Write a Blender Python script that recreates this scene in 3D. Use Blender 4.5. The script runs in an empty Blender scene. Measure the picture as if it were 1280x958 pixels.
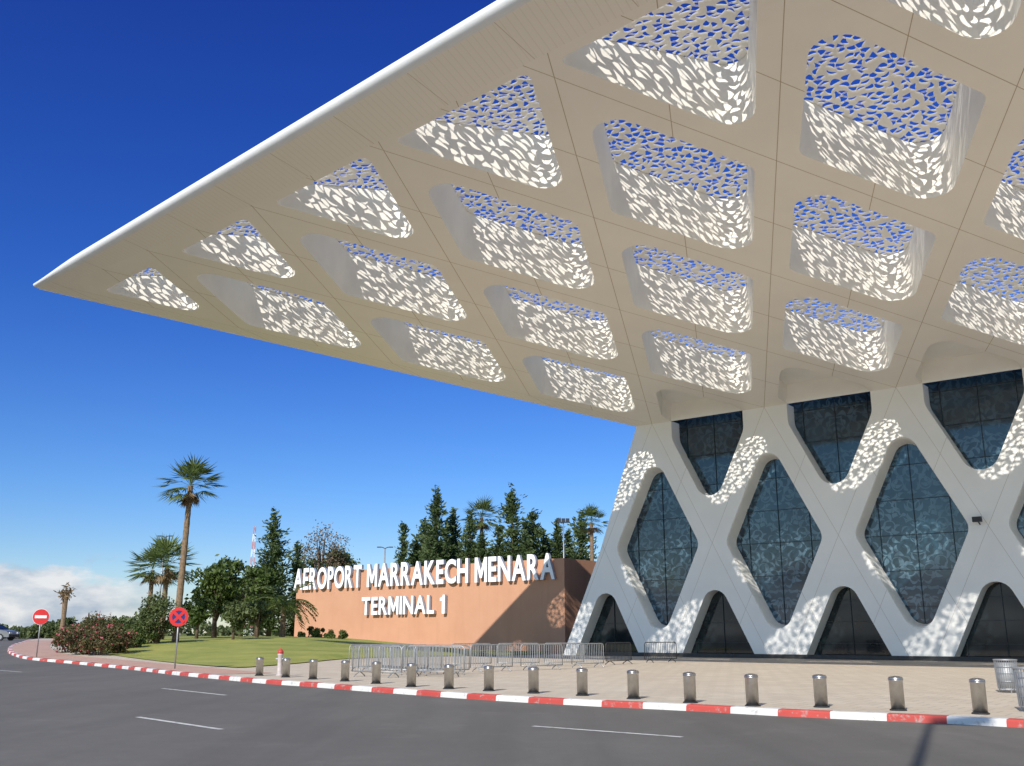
import bpy, bmesh, math, random
import numpy as np
from mathutils import Vector, Matrix
from mathutils.geometry import tessellate_polygon
random.seed(7)
rng = np.random.default_rng(11)
S = bpy.context.scene; COL = S.collection
R_ = math.radians
# ------------------------------------------------------------------ camera
F_ = 1227.7; TILT = R_(14.36); EYE = 1.65
ct, st = math.cos(TILT), math.sin(TILT)
cam = bpy.data.objects.new('camera', bpy.data.cameras.new('camera')); COL.objects.link(cam)
cam.location = (0, 0, EYE); cam.rotation_euler = (math.pi/2 + TILT, 0, 0)
cam.data.sensor_width = 36; cam.data.lens = F_/1280*36; cam.data.clip_end = 6000; cam.data.clip_start = .1
S.camera = cam
def ray(px, py):
    a = (px-640)/F_; b = (479-py)/F_
    return a, ct-b*st, st+b*ct
def sm(t):
    t = max(0., min(1., t)); return t*t*(3-2*t)
def terrain(x, y):
    return 1.1*sm(-x/20)*sm((y-50)/40)
def at(px, py, Y):
    a, b, c = ray(px, py); k = Y/b
    return Vector((k*a, Y, EYE+k*c))
def ground_at(px, py, off=0.):
    a, b, c = ray(px, py); k = 5.
    while k < 600:
        if EYE+k*c <= terrain(k*a, k*b)+off: break
        k += .05
    return Vector((k*a, k*b, terrain(k*a, k*b)+off))
KH = .13
def base(px, Y, off=KH):
    x = at(px, 790, Y).x
    return Vector((x, Y, terrain(x, Y)+off))
# ------------------------------------------------------------------ frame of the building
A = R_(38.78)
nin = Vector((math.sin(A), math.cos(A), 0)); rr = Vector((math.cos(A), -math.sin(A), 0))
N1 = Vector((10.47, 71.95, 0)); ROT = -A
def ud(u, d, z=0): return N1 + rr*u - nin*d + Vector((0, 0, z))
s_, q_ = 8.972, 9.141
RISE = .1257; ZS = 16.9; ZC = 7.84; HH = ZS-ZC
# ------------------------------------------------------------------ node helpers
def newmat(name):
    m = bpy.data.materials.new(name); m.use_nodes = True
    nt = m.node_tree; p = nt.nodes['Principled BSDF']
    return m, nt, p
def nd(nt, typ, ins=None, **kw):
    n = nt.nodes.new(typ)
    for k, v in kw.items(): setattr(n, k, v)
    if ins:
        for k, v in ins.items():
            if hasattr(v, 'is_output') or isinstance(v, bpy.types.NodeSocket): nt.links.new(v, n.inputs[k])
            else: n.inputs[k].default_value = v
    return n
def mth(nt, op, a, b=None, c=None, clamp=False):
    n = nt.nodes.new('ShaderNodeMath'); n.operation = op; n.use_clamp = clamp
    for i, v in enumerate((a, b, c)):
        if v is None: continue
        if isinstance(v, bpy.types.NodeSocket): nt.links.new(v, n.inputs[i])
        else: n.inputs[i].default_value = v
    return n.outputs[0]
def mixc(nt, f, a, b, blend='MIX'):
    n = nt.nodes.new('ShaderNodeMix'); n.data_type = 'RGBA'; n.blend_type = blend; n.clamp_result = False
    for i, v in ((0, f), (6, a), (7, b)):
        if isinstance(v, bpy.types.NodeSocket): nt.links.new(v, n.inputs[i])
        else: n.inputs[i].default_value = v if i == 0 else (*v[:3], 1)
    return n.outputs[2]
def mr(nt, v, a, b, c=0., d=1.):
    n = nt.nodes.new('ShaderNodeMapRange'); n.clamp = True
    nt.links.new(v, n.inputs[0])
    for i, x in enumerate((a, b, c, d)): n.inputs[i+1].default_value = x
    return n.outputs[0]
def objco(nt): return nt.nodes.new('ShaderNodeTexCoord').outputs['Object']
def noise(nt, co, scale, detail=4, rough=.55):
    n = nd(nt, 'ShaderNodeTexNoise', {'Vector': co, 'Scale': scale, 'Detail': detail, 'Roughness': rough})
    return n.outputs['Fac']
def bump(nt, p, h, strength=.3, dist=.02):
    b = nd(nt, 'ShaderNodeBump', {'Height': h, 'Strength': strength, 'Distance': dist})
    nt.links.new(b.outputs[0], p.inputs['Normal'])
def pmat(name, col, rough=.6, metal=0., var=.18, scale=3., bmp=0., bscale=20., spec=.4):
    m, nt, p = newmat(name); co = objco(nt)
    f = mr(nt, noise(nt, co, scale), .3, .7)
    nt.links.new(mixc(nt, f, [c*(1-var) for c in col], [min(1, c*(1+var)) for c in col]), p.inputs['Base Color'])
    p.inputs['Roughness'].default_value = rough; p.inputs['Metallic'].default_value = metal
    p.inputs['Specular IOR Level'].default_value = spec
    if bmp: bump(nt, p, noise(nt, co, bscale, 3), bmp)
    return m
def foliage(name, dark, light, scale=1.2, trans=.25):
    m, nt, p = newmat(name); co = objco(nt)
    f = mr(nt, noise(nt, co, scale, 3), .32, .68)
    g = mr(nt, noise(nt, co, scale*7, 2), .3, .7)
    f = mth(nt, 'MULTIPLY_ADD', g, .45, mth(nt, 'MULTIPLY', f, .55))
    c = mixc(nt, f, dark, light)
    nt.links.new(c, p.inputs['Base Color']); p.inputs['Roughness'].default_value = .55
    p.inputs['Specular IOR Level'].default_value = .3
    t = nd(nt, 'ShaderNodeBsdfTranslucent', {'Color': c})
    mx = nd(nt, 'ShaderNodeMixShader', {0: trans, 1: p.outputs[0], 2: t.outputs[0]})
    nt.links.new(mx.outputs[0], nt.nodes['Material Output'].inputs[0])
    return m
# ------------------------------------------------------------------ mesh collector
class MB:
    def __init__(s): s.v = []; s.f = []; s.m = []
    def add(s, vs, fs, mi=0):
        o = len(s.v); s.v += [tuple(v) for v in vs]
        for f in fs: s.f.append(tuple(i+o for i in f)); s.m.append(mi)
        return s
    def box(s, c, d, rz=0., mi=0, M=None):
        x, y, z = (k/2 for k in d); vs = []
        for a in (-x, x):
            for b in (-y, y):
                for e in (-z, z): vs.append(Vector((a, b, e)))
        rot = M if M else Matrix.Rotation(rz, 3, 'Z')
        vs = [rot @ v + Vector(c) for v in vs]
        return s.add(vs, [(0,1,3,2),(4,6,7,5),(0,4,5,1),(2,3,7,6),(0,2,6,4),(1,5,7,3)], mi)
    def tube(s, pts, rad, n=8, mi=0, cap=True):
        pts = [Vector(p) for p in pts]
        if not hasattr(rad, '__len__'): rad = [rad]*len(pts)
        rings = []; up = None
        for i, p in enumerate(pts):
            t = (pts[min(i+1, len(pts)-1)] - pts[max(i-1, 0)]).normalized()
            if up is None: up = t.orthogonal().normalized()
            up = (up - t*up.dot(t)).normalized(); w = t.cross(up)
            rings.append([p + (up*math.cos(2*math.pi*k/n) + w*math.sin(2*math.pi*k/n))*rad[i] for k in range(n)])
        vs = [v for r in rings for v in r]; fs = []
        for i in range(len(pts)-1):
            for k in range(n): fs.append((i*n+k, i*n+(k+1)%n, (i+1)*n+(k+1)%n, (i+1)*n+k))
        if cap: fs.append(tuple(range(n-1, -1, -1))); fs.append(tuple((len(pts)-1)*n+k for k in range(n)))
        return s.add(vs, fs, mi)
    def lathe(s, prof, n=20, o=(0, 0, 0), mi=0):
        vs = []; fs = []
        for r, z in prof:
            for k in range(n): vs.append((o[0]+r*math.cos(2*math.pi*k/n), o[1]+r*math.sin(2*math.pi*k/n), o[2]+z))
        for i in range(len(prof)-1):
            for k in range(n): fs.append((i*n+k, i*n+(k+1)%n, (i+1)*n+(k+1)%n, (i+1)*n+k))
        fs.append(tuple(range(n-1, -1, -1))); fs.append(tuple((len(prof)-1)*n+k for k in range(n)))
        return s.add(vs, fs, mi)
    def tess(s, loops, fn, mi=0):
        L = [[Vector((p[0], p[1], 0)) for p in l] for l in loops]
        flat = [p for l in loops for p in l]
        return s.add([fn(*p) for p in flat], [tuple(t) for t in tessellate_polygon(L)], mi)
    def strip(s, a, b, closed=True, mi=0):
        n = len(a); m = n if closed else n-1
        return s.add(list(a)+list(b), [(i, (i+1)%n, n+(i+1)%n, n+i) for i in range(m)], mi)
    def build(s, name, mats, parent=None, smooth=False, loc=None, rz=0.):
        me = bpy.data.meshes.new(name); me.from_pydata(s.v, [], s.f)
        for m in (mats if isinstance(mats, (list, tuple)) else [mats]): me.materials.append(m)
        me.polygons.foreach_set('material_index', s.m)
        if smooth: me.polygons.foreach_set('use_smooth', [True]*len(s.f))
        me.update(); o = bpy.data.objects.new(name, me); COL.objects.link(o)
        if parent: o.parent = parent
        if loc is not None: o.location = loc
        if rz: o.rotation_euler.z = rz
        return o
def tag(o, label=None, cat=None, group=None, kind=None):
    for k, v in (('label', label), ('category', cat), ('group', group), ('kind', kind)):
        if v: o[k] = v
    return o
def thing(name, label, cat, loc=(0, 0, 0), rz=0., group=None):
    o = bpy.data.objects.new(name, None); COL.objects.link(o); o.location = loc; o.rotation_euler.z = rz
    o.empty_display_size = .2
    return tag(o, label, cat, group)
def dup(root, loc, rz, label, scale=None):
    r = root.copy(); COL.objects.link(r); r.location = loc; r.rotation_euler.z = rz; r['label'] = label
    if scale: r.scale = (scale,)*3
    for ch in list(root.children):
        c = ch.copy(); COL.objects.link(c); c.parent = r
        for g in list(ch.children):
            e = g.copy(); COL.objects.link(e); e.parent = c
    return r
# ------------------------------------------------------------------ polygon helpers
def inset(pts, ins):
    n = len(pts); L = []
    for i in range(n):
        p = Vector(pts[i]); e = (Vector(pts[(i+1) % n])-p).normalized(); nn = Vector((-e.y, e.x))
        L.append((p+nn*ins[i], e))
    out = []
    for i in range(n):
        p, e = L[i-1]; q, g = L[i]
        den = e.x*g.y-e.y*g.x; t = ((q-p).x*g.y-(q-p).y*g.x)/den
        out.append(tuple(p+e*t))
    return out
def rounded(pts, rad, seg=7):
    n = len(pts); out = []
    for i in range(n):
        p = Vector(pts[i]); a = (Vector(pts[i-1])-p); b = (Vector(pts[(i+1) % n])-p)
        r = rad[i]
        if r <= 0: out.append(tuple(p)); continue
        la, lb = a.length, b.length; a.normalize(); b.normalize()
        th = math.acos(max(-1, min(1, a.dot(b)))); t = r/math.tan(th/2)
        t = min(t, la*.49, lb*.49); r = t*math.tan(th/2)
        c = p+(a+b).normalized()*(r/math.sin(th/2))
        p0 = p+a*t-c; p1 = p+b*t-c
        a0 = math.atan2(p0.y, p0.x); a1 = math.atan2(p1.y, p1.x); da = (a1-a0+math.pi) % (2*math.pi)-math.pi
        for k in range(seg+1):
            an = a0+da*k/seg; out.append((c.x+r*math.cos(an), c.y+r*math.sin(an)))
    return out
def shrink(pts, k):
    cx = sum(p[0] for p in pts)/len(pts); cy = sum(p[1] for p in pts)/len(pts)
    return [(cx+(p[0]-cx)*k, cy+(p[1]-cy)*k) for p in pts]
# ------------------------------------------------------------------ materials
def seam_mask(nt, y, half, w=.003):
    co = objco(nt); sp = nd(nt, 'ShaderNodeSeparateXYZ', {0: co})
    x = mth(nt, 'DIVIDE', sp.outputs[0], s_); yy = mth(nt, 'DIVIDE', y(nt, sp), 2*half)
    out = None
    for op in ('ADD', 'SUBTRACT'):
        v = mth(nt, 'MULTIPLY', mth(nt, op, x, yy), 2)
        d = mth(nt, 'ABSOLUTE', mth(nt, 'SUBTRACT', mth(nt, 'FRACT', mth(nt, 'ADD', v, .5)), .5))
        l = mth(nt, 'LESS_THAN', d, w*2)
        out = l if out is None else mth(nt, 'MAXIMUM', out, l)
    return co, out
def clad(name, col, seamcol, y, half, w=.003, var=.07):
    m, nt, p = newmat(name); co, k = seam_mask(nt, y, half, w)
    f = mr(nt, noise(nt, co, .35, 4), .3, .7)
    c = mixc(nt, f, [a*(1-var) for a in col], col)
    nt.links.new(mixc(nt, k, c, seamcol), p.inputs['Base Color'])
    p.inputs['Roughness'].default_value = .45; p.inputs['Specular IOR Level'].default_value = .3
    return m
M = {}
M['soffit'] = clad('soffit_panels', (.94, .89, .80), (.48, .38, .26), lambda nt, sp: sp.outputs[1], q_, .0021, .05)
M['facade'] = clad('facade_panels', (.90, .89, .85), (.56, .52, .46), lambda nt, sp: mth(nt, 'SUBTRACT', sp.outputs[2], ZC), HH, .0017)
M['coffer'] = pmat('coffer_lining', (.92, .90, .84), .5, 0, .04, .6)
M['white'] = pmat('white_coated_metal', (.84, .84, .82), .35, 0, .04, 1)
M['roof'] = pmat('roof_membrane', (.6, .58, .54), .8, 0, .1, .5)
M['plinth'] = pmat('dark_plinth', (.05, .05, .05), .6)
M['darkbody'] = pmat('dark_interior', (.03, .032, .035), .8)
M['frame'] = pmat('dark_glazing_metal', (.035, .045, .05), .4, .5)
# ribbed border soffit
m, nt, p = newmat('ribbed_border_panels'); co = objco(nt)
sp = nd(nt, 'ShaderNodeSeparateXYZ', {0: co})
fr = mth(nt, 'FRACT', mth(nt, 'MULTIPLY', mth(nt, 'ADD', sp.outputs[0], mth(nt, 'MULTIPLY', sp.outputs[1], .18)), 3.2))
ln = mth(nt, 'LESS_THAN', fr, .14)
fr2 = mth(nt, 'FRACT', mth(nt, 'DIVIDE', sp.outputs[0], s_/2)); ln2 = mth(nt, 'LESS_THAN', fr2, .008)
c = mixc(nt, mth(nt, 'MULTIPLY', ln, .3), (.91, .86, .77), (.68, .62, .53)); c = mixc(nt, mth(nt, 'MULTIPLY', ln2, .6), c, (.46, .37, .26))
nt.links.new(c, p.inputs['Base Color']); p.inputs['Roughness'].default_value = .45
M['border'] = m
# perforated screens: leaf shaped openings
def leaf_mask(nt, co2, scale, wid=.34, length=.62, rand=.85, edge=.05):
    nz = nd(nt, 'ShaderNodeTexNoise', {'Vector': co2, 'Scale': scale*.5, 'Detail': 1})
    off = nd(nt, 'ShaderNodeVectorMath', {0: nz.outputs['Color'], 1: (.5, .5, .5)}, operation='SUBTRACT')
    off = nd(nt, 'ShaderNodeVectorMath', {0: off.outputs[0], 'Scale': .6/scale}, operation='SCALE')
    c0 = nd(nt, 'ShaderNodeVectorMath', {0: co2, 1: off.outputs[0]}, operation='ADD')
    cs = nd(nt, 'ShaderNodeVectorMath', {0: c0.outputs[0], 'Scale': scale}, operation='SCALE').outputs[0]
    v = nd(nt, 'ShaderNodeTexVoronoi', {'Vector': cs, 'Scale': 1., 'Randomness': rand}, voronoi_dimensions='2D')
    e = nd(nt, 'ShaderNodeTexVoronoi', {'Vector': cs, 'Scale': 1., 'Randomness': rand}, voronoi_dimensions='2D', feature='DISTANCE_TO_EDGE')
    dl = nd(nt, 'ShaderNodeVectorMath', {0: cs, 1: v.outputs['Position']}, operation='SUBTRACT').outputs[0]
    sc = nd(nt, 'ShaderNodeSeparateColor', {0: v.outputs['Color']})
    rot = nd(nt, 'ShaderNodeVectorRotate', {'Vector': dl, 'Angle': mth(nt, 'MULTIPLY', sc.outputs[0], 6.283)}, rotation_type='Z_AXIS').outputs[0]
    sp = nd(nt, 'ShaderNodeSeparateXYZ', {0: rot})
    x2 = mth(nt, 'MULTIPLY', sp.outputs[0], sp.outputs[0])
    y = mth(nt, 'SUBTRACT', sp.outputs[1], mth(nt, 'MULTIPLY_ADD', x2, 1.0, -.08))
    lim = mth(nt, 'MULTIPLY', mth(nt, 'SUBTRACT', 1., mth(nt, 'DIVIDE', x2, length*length)), mth(nt, 'MULTIPLY_ADD', sc.outputs[1], wid*.8, wid*.6))
    a = mth(nt, 'LESS_THAN', mth(nt, 'ABSOLUTE', y), lim)
    b = mth(nt, 'GREATER_THAN', e.outputs['Distance'], edge)
    return mth(nt, 'MULTIPLY', a, b)
m, nt, p = newmat('perforated_sheet'); co = objco(nt)
sp = nd(nt, 'ShaderNodeSeparateXYZ', {0: co}); c2 = nd(nt, 'ShaderNodeCombineXYZ', {0: sp.outputs[0], 1: sp.outputs[1]}).outputs[0]
k = leaf_mask(nt, c2, 2.55, .32, .70, .9, .04)
p.inputs['Base Color'].default_value = (.90, .88, .82, 1); p.inputs['Roughness'].default_value = .5
tl = nd(nt, 'ShaderNodeBsdfTranslucent', {'Color': (.85, .83, .78, 1)})
pm = nd(nt, 'ShaderNodeMixShader', {0: .12, 1: p.outputs[0], 2: tl.outputs[0]})
tr = nd(nt, 'ShaderNodeBsdfTransparent'); mx = nd(nt, 'ShaderNodeMixShader', {0: k, 1: pm.outputs[0], 2: tr.outputs[0]})
nt.links.new(mx.outputs[0], nt.nodes['Material Output'].inputs[0]); M['screen'] = m
# patterned dark glass
m, nt, p = newmat('patterned_dark_glass'); co = objco(nt); sp = nd(nt, 'ShaderNodeSeparateXYZ', {0: co})
ax = mth(nt, 'PINGPONG', mth(nt, 'ADD', sp.outputs[0], s_*20), s_/2)
c2 = nd(nt, 'ShaderNodeCombineXYZ', {0: ax, 1: sp.outputs[2]}).outputs[0]
k1 = leaf_mask(nt, c2, 2.1, .22, .70, .9, .03)
vr = nd(nt, 'ShaderNodeTexVoronoi', {'Vector': c2, 'Scale': .7}, voronoi_dimensions='2D')
ring = mth(nt, 'LESS_THAN', mth(nt, 'ABSOLUTE', mth(nt, 'SUBTRACT', mth(nt, 'FRACT', mth(nt, 'MULTIPLY', vr.outputs['Distance'], 2.0)), .5)), .05)
k = mth(nt, 'MAXIMUM', k1, ring)
zf = mr(nt, sp.outputs[2], 15., 6., .35, .85)
k = mth(nt, 'MULTIPLY', k, mth(nt, 'MULTIPLY', zf, mr(nt, noise(nt, co, .3, 3), .35, .65, .35, 1.)))
gl = mixc(nt, mr(nt, noise(nt, co, .25, 3), .35, .65), (.006, .018, .030), (.020, .058, .092))
nt.links.new(mixc(nt, k, gl, (.14, .24, .31)), p.inputs['Base Color'])
p.inputs['Roughness'].default_value = .04; p.inputs['Specular IOR Level'].default_value = .7; M['glass'] = m
m, nt, p = newmat('plain_dark_glass'); co = objco(nt)
nt.links.new(mixc(nt, mr(nt, noise(nt, co, .5, 3), .35, .65), (.006, .011, .014), (.018, .030, .035)), p.inputs['Base Color'])
p.inputs['Roughness'].default_value = .04; p.inputs['Specular IOR Level'].default_value = .5; M['glassplain'] = m
# asphalt
m, nt, p = newmat('asphalt'); co = objco(nt)
f1 = mr(nt, noise(nt, co, .18, 5, .6), .3, .7); f2 = noise(nt, co, 60, 3, .7); f3 = mr(nt, noise(nt, co, 3, 5, .7), .35, .7)
c = mixc(nt, f1, (.122, .112, .098), (.160, .148, .130)); c = mixc(nt, mth(nt, 'MULTIPLY', f3, .4), c, (.100, .092, .081))
mp = nd(nt, 'ShaderNodeMapping', {'Vector': co, 'Rotation': (0, 0, R_(51)), 'Scale': (.9, .05, 1)})
c = mixc(nt, mth(nt, 'MULTIPLY', mr(nt, noise(nt, mp.outputs[0], 1., 3), .45, .7), .5), c, (.090, .083, .073))
c = mixc(nt, mth(nt, 'MULTIPLY', mr(nt, noise(nt, co, .7, 6, .7), .56, .66), .35), c, (.19, .176, .155))
c = mixc(nt, mth(nt, 'MULTIPLY', mr(nt, f2, .55, .75), .55), c, (.25, .235, .21))
vo = nd(nt, 'ShaderNodeTexVoronoi', {'Vector': co, 'Scale': 160.}); c = mixc(nt, mth(nt, 'MULTIPLY', mr(nt, vo.outputs['Distance'], .5, .1), .25), c, (.06, .055, .048))
nt.links.new(c, p.inputs['Base Color']); p.inputs['Roughness'].default_value = .85; bump(nt, p, f2, .6, .012); M['asphalt'] = m
# paving
def paver(name, c1, c2, mort, dirt):
    m, nt, p = newmat(name); co = objco(nt)
    mp = nd(nt, 'ShaderNodeMapping', {'Vector': co, 'Rotation': (0, 0, A)})
    br = nd(nt, 'ShaderNodeTexBrick', {'Vector': mp.outputs[0], 'Scale': 1., 'Mortar Size': .014, 'Brick Width': .6, 'Row Height': .6,
        'Color1': (*c1, 1), 'Color2': (*c2, 1), 'Mortar': (*mort, 1)})
    f = mr(nt, noise(nt, co, .5, 5, .6), .35, .7)
    nt.links.new(mixc(nt, mth(nt, 'MULTIPLY', f, .5), br.outputs[0], dirt), p.inputs['Base Color'])
    p.inputs['Roughness'].default_value = .8; bump(nt, p, br.outputs[1], .3, .01); return m
M['paving'] = paver('paver_blocks', (.54, .46, .36), (.61, .53, .42), (.33, .27, .20), (.47, .39, .30))
M['pinkpaving'] = paver('pink_paver_blocks', (.50, .30, .22), (.56, .35, .27), (.32, .2, .15), (.46, .33, .25))
# lawn
m, nt, p = newmat('short_lawn'); co = objco(nt)
f = mr(nt, noise(nt, co, .35, 5, .65), .3, .7); g = mr(nt, noise(nt, co, 9, 4, .7), .3, .7)
c = mixc(nt, f, (.21, .25, .04), (.44, .41, .10)); c = mixc(nt, mth(nt, 'MULTIPLY', g, .4), c, (.12, .17, .026))
nt.links.new(c, p.inputs['Base Color']); p.inputs['Roughness'].default_value = .9; bump(nt, p, noise(nt, co, 30, 3), .5, .04); M['lawn'] = m
M['earth'] = pmat('dry_earth', (.24, .20, .13), .95, 0, .35, .05, .3, 3)
# terracotta render
m, nt, p = newmat('terracotta_render'); co = objco(nt)
f = mr(nt, noise(nt, co, .4, 5, .6), .3, .7); g = mr(nt, noise(nt, co, 12, 3), .3, .7)
mp = nd(nt, 'ShaderNodeMapping', {'Vector': co, 'Scale': (1.6, 1.6, .12)}); h = mr(nt, noise(nt, mp.outputs[0], 1., 4), .5, .75)
c = mixc(nt, f, (.54, .28, .17), (.59, .32, .20)); c = mixc(nt, mth(nt, 'MULTIPLY', g, .2), c, (.48, .245, .145)); c = mixc(nt, mth(nt, 'MULTIPLY', h, .25), c, (.43, .215, .13))
nt.links.new(c, p.inputs['Base Color']); p.inputs['Roughness'].default_value = .9; bump(nt, p, noise(nt, co, 25, 3), .25, .02); M['terracotta'] = m
def worn(name, col, under=(.36, .34, .31), lo=.60, hi=.68):
    m, nt, p = newmat(name); co = objco(nt)
    f = mr(nt, noise(nt, co, 5, 6, .7), lo, hi); g = mr(nt, noise(nt, co, 1.3, 4), .3, .7)
    c = mixc(nt, g, [a*.82 for a in col], col); c = mixc(nt, mth(nt, 'MULTIPLY', f, .75), c, under)
    nt.links.new(c, p.inputs['Base Color']); p.inputs['Roughness'].default_value = .7; bump(nt, p, noise(nt, co, 18, 3), .2, .01); return m
M['kwhite'] = worn('worn_white_paint', (.74, .73, .70), lo=.55, hi=.66); M['kred'] = worn('worn_red_paint', (.52, .07, .055), lo=.55, hi=.66)
M['line'] = worn('worn_road_paint', (.70, .69, .65), (.17, .165, .15), .50, .64)
M['steel'] = pmat('brushed_steel', (.52, .51, .49), .34, 1., .12, 6)
M['galv'] = pmat('galvanised_steel', (.36, .37, .38), .5, .6, .15, 8)
M['darkmetal'] = pmat('dark_painted_metal', (.035, .037, .04), .5, .3)
M['lwhite'] = pmat('white_letter_face', (.93, .93, .93), .4, 0, .01); M['lside'] = pmat('letter_side_metal', (.34, .38, .46), .4, 0.)
M['red'] = pmat('red_enamel', (.60, .03, .03), .35, 0, .06); M['signwhite'] = pmat('sign_white', (.8, .8, .8), .4, 0, .04); M['blue'] = pmat('sign_blue', (.015, .035, .16), .4, 0, .05)
M['palered'] = pmat('faded_mast_red', (.55, .22, .20), .6, 0, .05)
M['bark'] = pmat('bark', (.12, .085, .06), .9, 0, .35, 6, .5, 20); M['palmbark'] = pmat('palm_bark', (.21, .145, .09), .9, 0, .35, 5, .6, 14)
M['dryfrond'] = foliage('dry_frond', (.16, .10, .05), (.30, .21, .11), 2)
M['palm'] = foliage('palm_frond', (.045, .085, .022), (.20, .25, .07), 1.5, .35)
M['pine'] = foliage('conifer_needles', (.032, .060, .022), (.14, .19, .065), .8, .25)
M['leaf'] = foliage('broad_leaves', (.045, .085, .018), (.14, .185, .05), .8)
M['leaf2'] = foliage('grey_green_leaves', (.06, .09, .03), (.16, .19, .07), .8)
M['leafdry'] = foliage('dry_twigs', (.12, .09, .055), (.28, .21, .13), 1.2)
M['rose'] = foliage('rose_leaves', (.055, .065, .024), (.16, .14, .055), 1.5); M['bloom'] = pmat('pink_blossom', (.50, .10, .13), .6, 0, .3)
# ------------------------------------------------------------------ ground, road, pavement
def grid(name, mat, xs, ys, off, kind='structure', fn=None):
    mb = MB(); n = len(ys)
    vs = []
    for x in xs:
        for y in ys:
            vs.append((x, y, terrain(x, y)+off))
    fs = [(i*n+j, (i+1)*n+j, (i+1)*n+j+1, i*n+j+1) for i in range(len(xs)-1) for j in range(n-1)]
    o = mb.add(vs, fs).build(name, mat, None, True); return tag(o, kind=kind)
gx = [-3000, -1200, -500, -300] + list(range(-200, 121, 5)) + [200, 500, 1200, 3000]
gy = [-3000, -800, -200, -60] + list(range(-30, 301, 5)) + [400, 600, 1200, 3500]
grid('ground', M['earth'], gx, gy, -.06)
grid('road', M['asphalt'], [x for x in np.arange(-140, 101, 2.5)], [y for y in np.arange(-30, 221, 2.5)], 0.)
kpx = [(1290, 911), (1200, 906), (1115, 902), (978, 896), (858, 889), (754, 884), (662, 879), (582, 874), (516, 869), (447, 864), (390, 859), (330, 855), (270, 849), (217, 844), (170, 838), (130, 834), (90, 830), (55, 827), (30, 824), (14, 819), (9, 814), (14, 808), (32, 803), (52, 799.6)]
kp = [ground_at(*p) for p in kpx]
kp = [kp[0] + rr*40, kp[0]+rr*20] + kp
def resample(P, step):
    out = []
    n = len(P)
    for i in range(n-1):
        p0, p1, p2, p3 = P[max(i-1, 0)], P[i], P[i+1], P[min(i+2, n-1)]
        for k in range(12):
            t = k/12
            out.append(.5*((2*p1)+(p2-p0)*t+(2*p0-5*p1+4*p2-p3)*t*t+(3*p1-p0-3*p2+p3)*t**3))
    out.append(P[-1])
    for _ in range(25): out = [out[0]]+[(out[i-1]+out[i]*2+out[i+1])/4 for i in range(1, len(out)-1)]+[out[-1]]
    L = [0.]
    for a, b in zip(out, out[1:]): L.append(L[-1]+(b-a).length)
    res = []; j = 0; d = 0.
    while d < L[-1]:
        while L[j+1] < d: j += 1
        t = (d-L[j])/(L[j+1]-L[j]); res.append(out[j].lerp(out[j+1], t)); d += step
    return res
STEP = 1.1/4
ks = resample(kp, STEP)
i0 = min(range(len(ks)), key=lambda i: (ks[i]-kp[4]).length)
mb = MB(); inner = []; innn = []
prof = [(0., -.02), (.012, .10), (.04, .135), (.26, .14), (.28, .12)]
rows = []
for i, p in enumerate(ks):
    t = (ks[min(i+1, len(ks)-1)]-ks[max(i-1, 0)]); t.z = 0; t.normalize(); nn = Vector((t.y, -t.x, 0))
    z = terrain(p.x, p.y)
    rows.append([Vector((p.x+nn.x*a, p.y+nn.y*a, z+h)) for a, h in prof]); inner.append(p+nn*.27); innn.append(nn)
for i in range(len(rows)-1):
    mi = 0 if math.floor((i-i0)/4) % 2 == 0 else 1
    mb.add(rows[i]+rows[i+1], [(k, 5+k, 6+k, k+1) for k in range(4)], mi)
tag(mb.build('kerb', [M['kwhite'], M['kred']]), kind='structure')
mb = MB(); dist = [0, 1, 2, 3.5, 5, 7, 9, 12, 15, 18, 22, 26, 30, 35, 40, 50, 60, 75, 90, 120, 160]
iv = inner[::4]; vs = []
for p in iv:
    for d in dist:
        w = p+nin*d; vs.append((w.x, w.y, terrain(w.x, w.y)+KH))
n = len(dist); mb.add(vs, [(i*n+j, (i+1)*n+j, (i+1)*n+j+1, i*n+j+1) for i in range(len(iv)-1) for j in range(n-1)])
tag(mb.build('pavement', M['paving'], None, True), kind='structure')
# pinkish footpath along the left part of the kerb
vs = []; cnt = 0
for p, nn in list(zip(inner, innn))[::3]:
    if p.x > -11.5 or p.y > 84: continue
    for d in (.02, .8, 1.6, 2.4):
        w = p+nn*d; vs.append((w.x, w.y, terrain(w.x, w.y)+KH+.012))
    cnt += 1
tag(MB().add(vs, [(i*4+j, i*4+4+j, i*4+5+j, i*4+j+1) for i in range(cnt-1) for j in range(3)]).build('footpath', M['pinkpaving'], None, True), kind='structure')
# lawn
fu = [(-80, 2), (-67, 8), (-60, 12), (-49, 17.5), (-40, 23), (-31, 27), (-15, 30.6), (-3, 33.5)]
bu = [(-80, -45), (-47, -45), (-46, -3.2), (-11.6, -3.2), (-9, 21.5), (-3, 33.0)]
us = list(np.arange(-80, -2.9, .7)); vs = []; n = 26
for u in us:
    d0 = np.interp(u, *zip(*fu)); d1 = min(np.interp(u, *zip(*bu)), d0-.2)
    for j in range(n):
        t = j/(n-1); d = d0+(d1-d0)*t; w = ud(u, d)
        e = min(abs(d0-d), abs(d-d1)+(0 if u > -11.6 else 99), (u+80)+99)
        vs.append((w.x, w.y, terrain(w.x, w.y)+KH+.03+.17*sm(e/9)+.015*random.random()))
tag(MB().add(vs, [(i*n+j, (i+1)*n+j, (i+1)*n+j+1, i*n+j+1) for i in range(len(us)-1) for j in range(n-1)]).build('lawn', M['lawn'], None, True), kind='structure')
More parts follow.
